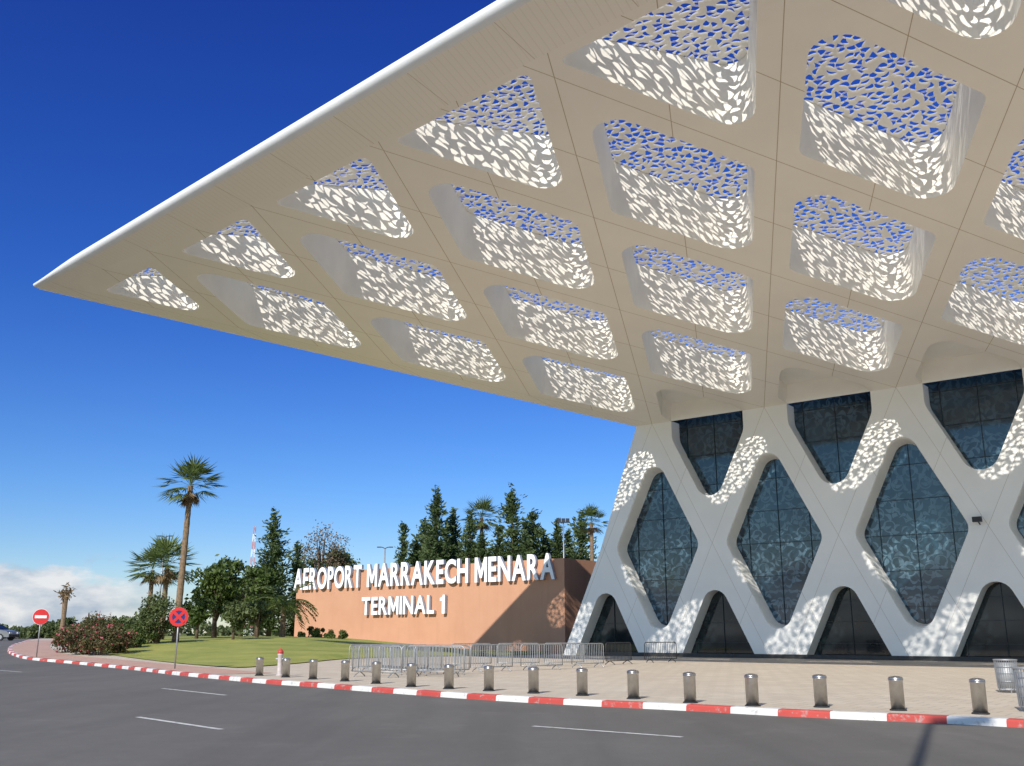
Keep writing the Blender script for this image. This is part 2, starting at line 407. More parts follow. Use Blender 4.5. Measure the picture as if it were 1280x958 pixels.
# road markings
mb = MB()
for a, b in (((-30, 836), (27, 840.5)), ((203, 861), (282, 869.5)), ((172, 897), (277, 912.5)), ((666, 908.5), (853, 922))):
    p, q = ground_at(*a), ground_at(*b); t = (q-p).normalized(); w = Vector((-t.y, t.x, 0))*.065
    for k in range(8):
        c0, c1 = p.lerp(q, k/8), p.lerp(q, (k+1)/8); vv = [c0-w, c0+w, c1+w, c1-w]
        mb.add([(v.x, v.y, terrain(v.x, v.y)+.007) for v in vv], [(0, 1, 2, 3)])
tag(mb.build('road_marking', M['line']), kind='structure')
# ------------------------------------------------------------------ TERMINAL
T = thing('airport_terminal', 'white airport terminal with diamond lattice facade and huge perforated overhanging canopy', 'building', N1, ROT)
def cp(u, d, h=0.): return Vector((u, -d, ZS+RISE*d+h))
W = .86; CD = 2.45
lb = lambda d: -.4908*d-1.35
dout = lambda u: 38.7+.075*u
dt = (38.7-.075*1.35)/(1+.075*.4908); ut = lb(dt)
D4 = 4*q_; cc = s_/(2*q_)
DBf = lambda u: max(36.5+.07*min(u, 25), D4+.1)
kn = lambda u: .38+.62*sm((u-ut)/6)
hr = lambda u, d: min(CD, .62*kn(u)+max(0., dout(u)-.5-d)*.24)
sof, roof = MB(), MB()
def finish(outline, hole, recess):
    top = shrink(hole, .95)
    if recess: top = [(p[0], max(p[1], 0.) if i else p[1]) for i, p in enumerate(top)]
    sof.tess([outline, hole], lambda u, d: cp(u, d))
    b = MB(); hh = (lambda u, d: 1.3) if recess else hr
    mid = shrink(hole, .995)
    b.strip([cp(*p) for p in hole], [cp(*p, .2) for p in mid])
    b.strip([cp(*p, .2) for p in mid], [cp(*p, hh(*p)) for p in top])
    if recess: b.tess([top], lambda u, d: cp(u, d, 1.3))
    o = b.build('coffer', M['coffer'], T)
    if not recess:
        sc = MB(); t4 = shrink(top, 1.004)
        sc.tess([t4], lambda u, d: cp(u, d, hr(u, d)+.01)); sc.tess([t4], lambda u, d: cp(u, d, hr(u, d)+.055))
        sc.build('perforated_screen', M['screen'], o)
    roof.tess([outline, top], lambda u, d: cp(u, d, hr(u, d)+.03))
def coffer(outline, ins, rad): finish(outline, rounded(inset(outline, ins), rad), False)
for mI in range(0, 7):
    uc = (mI+.5)*s_
    tri = inset([(uc-s_/2, 0), (uc+s_/2, 0), (uc, q_)], [.004, W, W]); ap = tri[2]
    WX = 2.85; sl = (q_)/(s_/2); dk = ap[1]-WX*sl
    hole = rounded([(uc-WX, .004), (uc+WX, .004), (uc+WX, dk), ap, (uc-WX, dk)], [0, 0, 1.4, .9, 1.4])
    outl = [(uc-s_/2, 0), (uc+s_/2, 0), (uc, q_)]
    finish(outl, hole, True)
for j in (1, 2, 3):
    for mI in range(0, 8):
        uc = s_*(mI-(j-1)/2)
        coffer([(uc, (j-1)*q_), (uc+s_/2, j*q_), (uc, (j+1)*q_), (uc-s_/2, j*q_)], [W]*4, [1., .8, 1., .8])
for mI in range(0, 8):
    uc = s_*(mI-1.5); uA, uB = uc-s_/2, uc+s_/2
    out = [(uc, 3*q_), (uB, D4), (uB, DBf(uB)), (uA, DBf(uA)), (uA, D4)]
    ue = min(uc, 20)
    dR = (36.15+.07*(ue-3*q_*cc))/(1-.07*cc); dL = (36.15+.07*(ue+3*q_*cc))/(1+.07*cc)
    tri = inset([(uc, 3*q_), (uc+(dR-3*q_)*cc, dR), (uc-(dL-3*q_)*cc, dL)], [W, .0, W])
    finish(out, rounded(tri, [.9, .3, .3]), False)
sof.build('canopy_soffit', M['soffit'], T)
uL, uR = -2*s_, 6*s_
bd = MB()
bd.tess([[(0, 0), (uL, D4), (lb(D4), D4), (-1.35, 0)]], lambda u, d: cp(u, d))
bd.tess([[(lb(D4), D4)] + [(uL, D4)] + [(uL+k*s_, DBf(uL+k*s_)) for k in range(9)] + [(uR, dout(uR)), (ut, dt)]], lambda u, d: cp(u, d))
bd.build('canopy_border', M['border'], T)
np_ = [(0, 0), (.14, .02), (.27, .09), (.35, .2), (.37, .31), (.33, .43), (.22, .52), (.05, .56), (-.3, .6)]
nose = MB(); rws = []
for u in [ut, ut+.6, ut+1.4, ut+2.4, ut+3.6, ut+5]+list(np.linspace(ut+6.5, uR, 36)):
    k = kn(u); rws.append([cp(u, dout(u)+.37*(1-k)+a*k, h*k) for a, h in np_])
for a, b in zip(rws, rws[1:]): nose.add(a+b, [(i, len(np_)+i, len(np_)+i+1, i+1) for i in range(len(np_)-1)])
nose.add([cp(ut, dt)] + rws[0], [tuple(range(len(np_)+1))])
us_n = [ut, ut+.6, ut+1.4, ut+2.4, ut+3.6, ut+5, ut+6.5]
nose.strip([cp(u, dout(u)-.002) for u in us_n], [cp(u, dout(u)+.37*(1-kn(u))) for u in us_n], False)
nose.build('canopy_edge', M['white'], T, True)
ul = list(np.linspace(ut, uR, 40))
roof.strip([cp(u, dout(u)-.3, .6*kn(u)) for u in ul], [cp(max(u, uL), DBf(max(u, uL)), hr(max(u, uL), DBf(max(u, uL)))+.03) for u in ul], False)
ds = np.linspace(0, dt, 24)
roof.strip([cp(lb(d), d, .3*min(1, kn(ut+(dt-d)))) for d in ds], [cp(-cc*min(d, D4), min(d, DBf(uL)), hr(-cc*d, min(d, DBf(uL)))+.03) for d in ds], False)
roof.build('canopy_roof', M['roof'], T)
MB().strip([cp(lb(d)-.004, d, -.03) for d in ds], [cp(lb(d)-.004, d, .31*min(1, kn(ut+(dt-d)))) for d in ds], False).build('canopy_side_trim', M['white'], T)
# facade lattice
fa = MB(); RV = 1.3; WF = .9
def fp(u, z, dep=0.): return Vector((u, dep, z))
panes = []
def opening(outline, ins, rad, kind, hole=None):
    if hole is None: hole = rounded(inset(outline, ins), rad, 9)
    fa.tess([outline, hole], lambda u, z: fp(u, z))
    h1 = shrink(hole, .985) if kind == 'diamond' else hole
    h2 = shrink(hole, .95) if kind == 'diamond' else hole
    closed = kind == 'diamond'
    fa.strip([fp(*p) for p in hole], [fp(*p, .16) for p in h1], closed, 1)
    fa.strip([fp(*p, .16) for p in h1], [fp(*p, RV) for p in h2], closed, 1)
    g = inset(outline, [.3]*len(outline))
    if kind == 'upper': g = [g[0], (g[1][0], ZS+1.1), (g[2][0], ZS+1.1)]
    panes.append((g, outline, kind))
for k in range(0, 6):
    u = k*s_
    opening([(u, ZC-HH), (u+s_/2, ZC), (u, ZC+HH), (u-s_/2, ZC)], [WF]*4, [.95, .9, .95, .9], 'diamond')
for k in range(0, 6):
    u = (k+.5)*s_
    tri = inset([(u, ZC), (u+s_/2, ZS), (u-s_/2, ZS)], [.86, .004, .86]); ap = tri[0]
    WX = 2.85; zk = ap[1]+WX*HH/(s_/2)
    # open polyline from top left corner down round the bottom and up to the top right corner
    hole = rounded([(u-WX, ZS-.004), (u-WX, zk), ap, (u+WX, zk), (u+WX, ZS-.004)], [0, 1.4, 1.1, 1.4, 0], 9)
    opening([(u, ZC), (u+s_/2, ZS), (u-s_/2, ZS)], None, None, 'upper', hole)
for k in range(-1, 6):
    u = (k+.5)*s_
    opening([(u, ZC), (u-s_/2, ZC-HH), (u+s_/2, ZC-HH)], [WF, .001, WF], [.95, 0, 0], 'lower')
fa.tess([[(-s_, ZC-HH), (-s_/2, ZC), (0, ZS), (-1.35, ZS), (-4.85, ZC), (-9.1, ZC-HH)]], lambda u, z: fp(u, z))
E = [(-9.1, ZC-HH), (-4.85, ZC), (-1.35, ZS)]
fa.strip([fp(*p) for p in E], [fp(*p, RV) for p in E], False, 1)
fa.build('facade_lattice', [M['facade'], M['coffer']], T)
for g, outl, kind in panes:
    o = MB().tess([g], lambda u, z: fp(u, z, RV-.12)).build('window', M['glassplain' if kind == 'lower' else 'glass'], T)
    zs = [p[1] for p in g]; us_ = [p[0] for p in g]; c = sum((min(us_), max(us_)))/2; b = MB()
    def span(z):
        xs = []
        for p, q in zip(g, g[1:]+g[:1]):
            if (p[1]-z)*(q[1]-z) < 0: xs.append(p[0]+(q[0]-p[0])*(z-p[1])/(q[1]-p[1]))
        return (min(xs), max(xs)) if len(xs) > 1 else None
    z = 1.1
    while z < ZS:
        e = span(z)
        if e and e[1]-e[0] > .6: b.box(((e[0]+e[1])/2, RV-.16, z), (e[1]-e[0]-.1, .05, .03))
        z += 2.2 if kind != 'lower' else 1.35
    for du in (-2.2, 0., 2.2):
        hh = [zz for zz in np.arange(min(zs)+.05, max(zs), .05) if (span(zz) and span(zz)[0] < c+du-.1 and span(zz)[1] > c+du+.1)]
        if hh: b.box((c+du, RV-.16, (hh[0]+hh[-1])/2), (.03, .055, hh[-1]-hh[0]))
    b.build('glazing_bars', M['frame'], o)
body = MB(); bo = [(-8.6, 0), (-4.4, ZC), (-1.0, ZS+1.2), (6*s_, ZS+1.2), (6*s_, 0)]
body.tess([bo], lambda u, z: fp(u, z, RV+.05)); body.tess([bo], lambda u, z: fp(u, z, 26))
body.strip([fp(*p, RV+.05) for p in bo], [fp(*p, 26) for p in bo]); body.build('building_body', M['darkbody'], T)
MB().box((2.6*s_, -.02, .2), (6.6*s_, .1, .4)).build('plinth', M['plinth'], T)
fl = MB(); fl.box((2.45*s_, -.55, ZC+.35), (.5, .25, .3)); fl.tube([(2.45*s_, 0, ZC+.1), (2.45*s_, -.45, ZC+.25)], .04); fl.build('floodlight', M['darkmetal'], T)
# ------------------------------------------------------------------ SIGN WALL
W0 = Vector((4.3, 82, 0))
SW = thing('sign_wall', 'long terracotta rendered wall carrying big white letters beside the terminal', 'wall', W0, ROT)
b = MB(); b.box((-17, .3, 3.6), (34, .6, 8.3)); b.box((-.3, 9.1, 3.6), (.6, 17, 8.3)); b.build('wall_body', M['terracotta'], SW)
cache = {}
def glyph(ch):
    if ch in cache: return cache[ch]
    P = None
    if ch == '1': P = [(.16, 0), (.34, 0), (.34, .72), (.21, .72), (.19, .66), (.13, .62), (.03, .60), (.03, .48), (.16, .50)]
    if ch == 'M': P = [(0, 0), (.15, 0), (.15, .44), (.29, .12), (.41, .12), (.55, .44), (.55, 0), (.70, 0), (.70, .72), (.54, .72), (.35, .32), (.16, .72), (0, .72)]
    if P:
        mb = MB(); mb.tess([P], lambda x, y: Vector((x, y, .1))); n = len(P); nf = len(mb.f)
        mb.strip([(x, y, .1) for x, y in P], [(x, y, -.1) for x, y in P])
        cache[ch] = ([Vector(v) for v in mb.v], [(f, 0 if i < nf else 1) for i, f in enumerate(mb.f)]); return cache[ch]
    cu = bpy.data.curves.new('glyph', 'FONT'); cu.body = ch; cu.size = 1; cu.extrude = .1; cu.offset = .026; cu.resolution_u = 6
    o = bpy.data.objects.new('glyph', cu); COL.objects.link(o); bpy.context.view_layer.update()
    dg = bpy.context.evaluated_depsgraph_get(); me = bpy.data.meshes.new_from_object(o.evaluated_get(dg))
    vs = [v.co.copy() for v in me.vertices]; fs = [(tuple(p.vertices), 0 if abs(p.normal.z) > .7 else 1) for p in me.polygons]
    bpy.data.objects.remove(o); bpy.data.curves.remove(cu); bpy.data.meshes.remove(me)
    cache[ch] = (vs, fs); return cache[ch]
def word(txt, xl, xr, zb, hgt):
    ws = []
    for ch in txt:
        if ch == ' ': ws.append(.22); continue
        vs, _ = glyph(ch); ws.append(max(v.x for v in vs)-min(v.x for v in vs))
    gap = .08; tot = sum(ws)+gap*(len(txt)-1); k = (xr-xl)/tot; x = xl
    for ch, w in zip(txt, ws):
        if ch != ' ':
            vs, fs = glyph(ch); x0 = min(v.x for v in vs); y0 = min(v.y for v in vs); y1 = max(v.y for v in vs); zm = min(v.z for v in vs); zM = max(v.z for v in vs)
            mb = MB(); V = [(x+(v.x-x0)*k, -.12-.28*(v.z-zm)/(zM-zm), zb+(v.y-y0)/(y1-y0)*hgt) for v in vs]
            for mi in (0, 1): mb.add(V, [f for f, m_ in fs if m_ == mi], mi)
            mb.build('letter', [M['lwhite'], M['lside']], SW)
        x += (w+gap)*k
word('AEROPORT', -34.0, -23.9, 6.05, 2.15); word('MARRAKECH', -23.1, -10.2, 6.05, 2.15); word('MENARA', -9.4, -.7, 6.05, 2.15)
word('TERMINAL 1', -23.7, -12.9, 3.45, 1.65)
# ------------------------------------------------------------------ street furniture
def bollard():
    r = thing('bollard', '', 'bollard', group='steel bollards along the kerb')
    MB().lathe([(.14, 0), (.14, .59), (.15, .595), (.15, .62)], 24).build('post', M['steel'], r, True)
    MB().lathe([(.15, .622), (.15, .645), (.12, .67), (.05, .685)], 24).build('cap', M['steel'], r, True)
    MB().lathe([(.17, 0), (.17, .02), (.145, .035)], 24).build('base_collar', M['darkmetal'], r)
    return r
bp = [(324, 845), (357, 847), (391, 849.5), (431, 852), (470, 855), (514, 859), (561, 861.5), (611, 864), (667, 867), (728, 870), (792, 874), (863, 879), (941, 883), (1027, 884.5), (1123, 888.5), (1226, 893)]
ordn = ['leftmost', 'second from left', 'third from left', 'fourth from left', 'fifth from left', 'sixth from left', 'seventh from left', 'eighth from left', 'eighth from right', 'seventh from right', 'sixth from right', 'fifth from right', 'fourth from right', 'third from right', 'second from right', 'rightmost']
b0 = bollard()
for i, p in enumerate(bp):
    w = ground_at(p[0], p[1], KH); lab = 'round steel bollard on the paving, %s in the kerbside row' % ordn[i]
    if i == 0: b0.location = w; b0['label'] = lab
    else: dup(b0, w, i*.7, lab)
def barrier(m):
    r = thing('crowd_barrier', '', 'barrier', group='steel crowd barriers on the paving')
    f = MB(); c = .12
    loop = [(-1.15, 0, .2), (-1.15, 0, 1.1-c), (-1.15+c*.3, 0, 1.1-c*.3), (-1.15+c, 0, 1.1), (1.15-c, 0, 1.1), (1.15-c*.3, 0, 1.1-c*.3), (1.15, 0, 1.1-c), (1.15, 0, .2)]
    f.tube(loop, .025, 7); f.tube([(-1.15, 0, .2), (1.15, 0, .2)], .022, 7); f.build('frame', m, r, True)
    v = MB()
    for k in range(1, 18): x = -1.15+2.3*k/18; v.tube([(x, 0, .2), (x, 0, 1.1)], .013, 5, 0, False)
    v.build('bars', m, r, True)
    for sx in (-.8, .8):
        g = MB(); g.tube([(sx, -.3, .02), (sx, -.24, .08), (sx, 0, .2), (sx, .24, .08), (sx, .3, .02)], .022, 6); g.build('foot', m, r)
    return r
bar0 = None
def put_barrier(pa, pb, Yoff, lab, m=None):
    global bar0
    a, b_ = ground_at(*pa, KH), ground_at(*pb, KH); c = (a+b_)/2; d = b_-a; rz = math.atan2(d.y, d.x)
    if m: o = barrier(m); o.location = c; o.rotation_euler.z = rz; o['label'] = lab; return
    if bar0 is None: bar0 = barrier(M['galv']); bar0.location = c; bar0.rotation_euler.z = rz; bar0['label'] = lab
    else: dup(bar0, c, rz, lab)
cx = [(436, 840), (448, 841), (460, 842), (473, 843), (487, 844), (502, 844.5), (518, 845)]
pos = ['leftmost', 'second from left', 'third from left', 'middle one', 'third from right', 'second from right', 'rightmost']
for i, p in enumerate(cx):
    c = ground_at(p[0], p[1], KH); a = R_(46-3*i); d = Vector((math.cos(a), math.sin(a), 0))*1.15
    lab = 'grey crowd barrier in the slanted nested stack, %s of the seven' % pos[i]
    if bar0 is None: bar0 = barrier(M['galv']); bar0.location = c+d; bar0.rotation_euler.z = a; bar0['label'] = lab
    else: dup(bar0, c+d, a, lab)
for (pa, pb, lab) in (((436, 846), (506, 848), 'crowd barrier standing across the front of the slanted stack'), ((509, 846), (580, 847), 'crowd barrier standing across the right end of the slanted stack'),
    ((582, 841), (646, 839), 'crowd barrier between the slanted stack and the wall corner'),
    ((648, 838.5), (706, 837), 'grey crowd barrier in front of the wall corner'),
    ((707, 836), (762, 834), 'grey crowd barrier in front of the leftmost leaning leg of the terminal'),
    ((560, 836), (618, 834.5), 'grey crowd barrier behind the gap in the barrier row'),
    ((620, 834.5), (676, 833.5), 'rear crowd barrier second from the left along the wall foot'),
    ((678, 833.5), (732, 832.5), 'rear crowd barrier just left of the leftmost leaning leg')):
    put_barrier(pa, pb, 0, lab)
put_barrier((800, 829), (852, 828), 0, 'dark crowd barrier close to the facade below the leftmost diamond window', M['darkmetal'])
put_barrier((748, 832), (798, 830), 0, 'dark crowd barrier beside the leftmost leaning leg of the terminal', M['darkmetal'])
# signs
def sign_post(name, label, p, Y, rad, zc, faces):
    r = thing(name, label, 'sign', base(p, Y), 0.); a = math.atan2(-r.location.x, r.location.y)
    r.rotation_euler.z = a*.6
    MB().tube([(0, .04, 0), (0, .04, zc+rad*.7)], .035, 10).build('pole', M['galv'], r, True)
    def disc(R, y, mt, nm, inner=None):
        mb = MB(); n = 40; y1 = y+.012
        if inner:
            o1 = [(R*math.cos(2*math.pi*k/n), y, zc+R*math.sin(2*math.pi*k/n)) for k in range(n)]; i1 = [(inner*math.cos(2*math.pi*k/n), y, zc+inner*math.sin(2*math.pi*k/n)) for k in range(n)]
            mb.strip(o1, i1); mb.strip(o1, [(v[0], y1, v[2]) for v in o1])
        else:
            c1 = [(R*math.cos(2*math.pi*k/n), y, zc+R*math.sin(2*math.pi*k/n)) for k in range(n)]; c2 = [(v[0], y1, v[2]) for v in c1]
            mb.add(c1, [tuple(range(n))]); mb.add(c2, [tuple(range(n))]); mb.strip(c1, c2)
        return mb.build(nm, mt, r)
    faces(disc, r, zc, rad); return r
def f_noentry(disc, r, zc, R):
    d = disc(R, -.012, M['signwhite'], 'sign_plate'); disc(R*.96, -.03, M['red'], 'sign_face')
    MB().box((0, -.04, zc), (R*1.4, .012, R*.36)).build('white_bar', M['signwhite'], r)
def f_nostop(disc, r, zc, R):
    disc(R, -.012, M['galv'], 'sign_plate'); disc(R*.97, -.03, M['blue'], 'sign_face'); disc(R*.99, -.045, M['red'], 'red_ring', R*.66)
    mb = MB()
    for sg in (1, -1): mb.box((0, -.055-.008*sg, zc), (R*1.6, .01, R*.30), M=Matrix.Rotation(sg*math.pi/4, 3, 'Y'))
    mb.build('red_cross', M['red'], r)
sign_post('road_sign', 'round red no entry sign with white bar on a thin pole at far left', 49, 61, .47, 2.35, f_noentry)
sign_post('road_sign', 'round blue sign with red ring and red cross on a pole beside the lawn', 222, 46.5, .43, 2.3, f_nostop)
# hydrant
hp = ground_at(349, 845.5, KH); H_ = thing('fire_hydrant', 'red capped grey hydrant pillar behind the bollards near the lawn', 'hydrant', hp)
MB().lathe([(.13, 0), (.13, .05), (.09, .07), (.09, .74), (.11, .77), (.11, .82)], 16).build('barrel', pmat('hydrant_grey', (.48, .42, .40), .5, 0, .2, 8), H_, True)
MB().lathe([(.115, .822), (.115, .88), (.085, .95), (.04, .98), (.035, 1.01)], 16).build('cap', pmat('faded_red_enamel', (.48, .06, .05), .5, 0, .2, 9), H_, True)
for a in (0, math.pi):
    MB().tube([(.06*math.cos(a), .06*math.sin(a), .62), (.16*math.cos(a), .16*math.sin(a), .62)], .045, 12).build('outlet', M['galv'], H_)
# litter bins
def bin_(label, p, sc=1.):
    r = thing('litter_bin', label, 'bin', p, .4, 'wire litter bins at the right edge'); r.scale = (sc, sc, sc)
    mb = MB()
    for k in range(30):
        a = 2*math.pi*k/30; mb.tube([(.29*math.cos(a), .29*math.sin(a), .12), (.33*math.cos(a), .33*math.sin(a), .98)], .010, 4, 0, False)
    for z in (.12, .35, .6, .8): R = .29+.04*(z-.12)/.86; mb.tube([(R*math.cos(t), R*math.sin(t), z) for t in np.linspace(0, 2*math.pi, 25)], .010, 4, 0, False)
    mb.build('wire_basket', M['galv'], r)
    MB().tube([(.335*math.cos(t), .335*math.sin(t), .99) for t in np.linspace(0, 2*math.pi, 29)], .022, 8, 0, False).build('rim', M['galv'], r, True)
    MB().lathe([(.26, .125), (.285, .9), (.27, .9), (.24, .14)], 20).build('liner', pmat('bin_liner', (.35, .36, .37), .5, .3), r, True)
    for k in range(3): a = 2*math.pi*k/3; MB().tube([(.24*math.cos(a), .24*math.sin(a), 0), (.26*math.cos(a), .26*math.sin(a), .14)], .02, 6).build('foot', M['galv'], r)
    return r
bin_('round wire litter bin behind the rightmost bollard', ground_at(1261, 866, KH), .86)
bin_('round wire litter bin cut by the right picture edge', ground_at(1292, 890, KH), .86)
# tall lamp beside the viewer, its shadow crosses the road
SUN_AZ, SUN_EL = R_(23.8), R_(35.)
tip = ground_at(1163, 905); hL = 17; back = hL/math.tan(SUN_EL)
lp = Vector((tip.x-math.sin(SUN_AZ)*back, tip.y-math.cos(SUN_AZ)*back, 0))
L_ = thing('street_lamp', 'tall lamp post whose shadow crosses the road at lower right', 'lamp', lp)
MB().tube([(0, 0, 0), (0, 0, 8), (0, 0, hL)], [.11, .085, .065], 12).build('pole', M['galv'], L_, True)
mb = MB(); mb.box((.5, -.2, hL+.05), (1.1, .28, .16), -.35); mb.build('lamp_head', M['darkmetal'], L_)
# car at far left
def car(label, p, rz):
    r = thing('parked_car', label, 'car', p, rz)
    prof = [(-2.1, .32), (-2.12, .62), (-2.0, .88), (-1.3, .95), (-.75, 1.38), (.35, 1.42), (1.05, .98), (1.85, .84), (2.1, .62), (2.1, .32)]
    paint = pmat('car_grey_paint', (.22, .225, .23), .3, .3, .03); dk = pmat('car_glass', (.015, .018, .02), .08, 0, .1)
    mb = MB(); w = .84
    def hw(z): return w if z < .95 else w-(z-.95)*.42
    Lf = [(x, -hw(z), z) for x, z in prof]; Rt = [(x, hw(z), z) for x, z in prof]
    mb.add(Lf, [tuple(range(len(prof)))]); mb.add(Rt, [tuple(range(len(prof)))]); mb.strip(Lf, Rt)
    mb.build('body', paint, r)
    for sg in (-1, 1):
        MB().add([(-1.15, sg*.845, .99), (-.72, sg*.70, 1.33), (.32, sg*.69, 1.36), (.92, sg*.845, .99)], [(0, 1, 2, 3)]).build('side_window', dk, r)
        MB().box((2.09, sg*.6, .68), (.06, .36, .14)).build('headlight', M['signwhite'], r)
    MB().add([(.40, -.6, 1.40), (1.0, -.74, 1.03), (1.0, .74, 1.03), (.40, .6, 1.40)], [(0, 1, 2, 3)]).build('windscreen', dk, r, loc=(.03, 0, .02))
    MB().box((2.1, 0, .42), (.08, 1.6, .2)).build('bumper', M['darkmetal'], r)
    for x in (-1.3, 1.3):
        for sg in (-1, 1):
            wv = MB(); wv.tube([(x, sg*.72, .31), (x, sg*.88, .31)], .31, 20); wo = wv.build('wheel', M['darkmetal'], r)
            MB().tube([(x, sg*.875, .31), (x, sg*.89, .31)], .19, 16).build('rim', M['galv'], wo)
    return r
car('grey car with dark windows entering at the far left edge', base(-9, 92, 0), -.1)
# ------------------------------------------------------------------ vegetation
def leafmesh(name, Cn, Ax, Bx, mat, parent):
    n = len(Cn); V = np.empty((n, 4, 3)); V[:, 0] = Cn-Ax; V[:, 1] = Cn+Bx; V[:, 2] = Cn+Ax; V[:, 3] = Cn-Bx
    me = bpy.data.meshes.new(name); me.vertices.add(n*4); me.vertices.foreach_set('co', V.ravel())
    me.loops.add(n*4); me.loops.foreach_set('vertex_index', np.arange(n*4)); me.polygons.add(n); me.polygons.foreach_set('loop_start', np.arange(n)*4)
    me.materials.append(mat); me.update(calc_edges=True); me.validate()
    o = bpy.data.objects.new(name, me); COL.objects.link(o); o.parent = parent; return o
def rdir(n):
    v = rng.normal(size=(n, 3)); return v/np.linalg.norm(v, axis=1, keepdims=True)
def leaves(name, C_, size, mat, parent, ratio=.5):
    n = len(C_); a = rdir(n); b = np.cross(a, rdir(n)); b /= np.linalg.norm(b, axis=1, keepdims=True)+1e-9
    sz = size*rng.uniform(.6, 1.3, (n, 1)); return leafmesh(name, C_, a*sz, b*sz*ratio, mat, parent)
def conifer(name, label, cat, p, h, w, group, dens=1.):
    r = thing(name, label, cat, p, random.random()*6, group)
    lean = rng.normal(0, .015*h, 2)
    MB().tube([(0, 0, -.3), (lean[0]*.5, lean[1]*.5, h*.5), (lean[0], lean[1], h*.98)], [.018*h+.05, .011*h+.03, .02], 8).build('trunk', M['bark'], r, True)
    Cs, Ax, Bx = [], [], []; z = .08*h
    while z < h*.99:
        t = z/h; L = w*.72*((1-t)**.72)*(.6+.7*rng.random())+.16; nb = int(rng.integers(4, 8))
        for k in range(nb):
            a = rng.random()*6.283; l = L*rng.uniform(.4, 1.3); up = rng.uniform(-.15, .9)*(1 if t > .3 else .5)
            m_ = max(7, int(l*14*dens)); ss = rng.uniform(.05, 1, m_)
            d = np.array([math.cos(a), math.sin(a), up])
            P = np.outer(ss*l, d)+np.array([lean[0]*t, lean[1]*t, z+rng.normal(0, .02*h)]); P[:, 2] -= .18*l*ss**2
            P += rng.normal(0, .12+.07*l, (m_, 3))
            g = rdir(m_)*.7+d; g /= np.linalg.norm(g, axis=1, keepdims=True)
            b = np.cross(g, rdir(m_)); b /= np.linalg.norm(b, axis=1, keepdims=True)+1e-9
            sz = rng.uniform(.13, .32, (m_, 1))*(.7+.03*h)
            Cs.append(P); Ax.append(g*sz); Bx.append(b*sz*.34)
        z += h*.020*rng.uniform(.6, 1.5)
    leafmesh('crown', np.vstack(Cs), np.vstack(Ax), np.vstack(Bx), M['pine'], r); return r
def broadleaf(name, label, cat, p, h, w, group=None, mat='leaf', nC=22, per=130, trunk=.28, leaf=.22, sparse=0.):
    r = thing(name, label, cat, p, random.random()*6, group); tb = MB()
    tb.tube([(0, 0, -.3), (.05*w*rng.normal(), .05*w*rng.normal(), h*trunk), (0, 0, h*.6)], [.03*h+.04, .022*h+.03, .01*h+.02], 8)
    Cs = []
    for k in range(nC):
        v = rdir(1)[0]; rad = rng.uniform(.35, .85); c = np.array([v[0]*w*.5*rad, v[1]*w*.5*rad, h*(trunk+(1-trunk)*.5)+v[2]*h*(1-trunk)*.5*rad])
        rc = w*rng.uniform(.13, .24)
        if k % 2 == 0: tb.tube([(0, 0, h*trunk*.9), tuple(c*np.array([.5, .5, .8])), tuple(c)], [.016*h+.02, .009*h+.015, .01], 6)
        q = rdir(per)*rc*rng.uniform(.35, 1., (per, 1))**.6*(1+.25*rng.normal(size=(per, 1))); q[:, 2] *= .75; Cs.append(q+c)
    tb.build('trunk', M['bark'], r, True); leaves('crown', np.vstack(Cs), leaf, M[mat], r); return r
def shrub(name, label, cat, p, h, w, group=None, mat='leaf', bloom=0, nC=14, per=150, leaf=.10):
    r = thing(name, label, cat, p, random.random()*6, group); st_ = MB()
    Cs = []
    for k in range(nC):
        v = rdir(1)[0]; c = np.array([v[0]*w*.36, v[1]*w*.36, h*(.45+.4*abs(v[2])*rng.choice([-.7, 1]))]); rc = min(w, h)*rng.uniform(.2, .32)
        st_.tube([(c[0]*.1, c[1]*.1, -.1), tuple(c)], [.03, .012], 5)
        Cs.append(rdir(per)*rc*rng.uniform(.4, 1.05, (per, 1))+c)
    P = np.vstack(Cs); P[:, 2] = np.maximum(P[:, 2], .02); st_.build('stems', M['bark'], r); leaves('foliage', P, leaf, M[mat], r)
    if bloom: leaves('blossoms', P[rng.choice(len(P), bloom)]*1.04, leaf*.9, M['bloom'], r, .9)
    return r
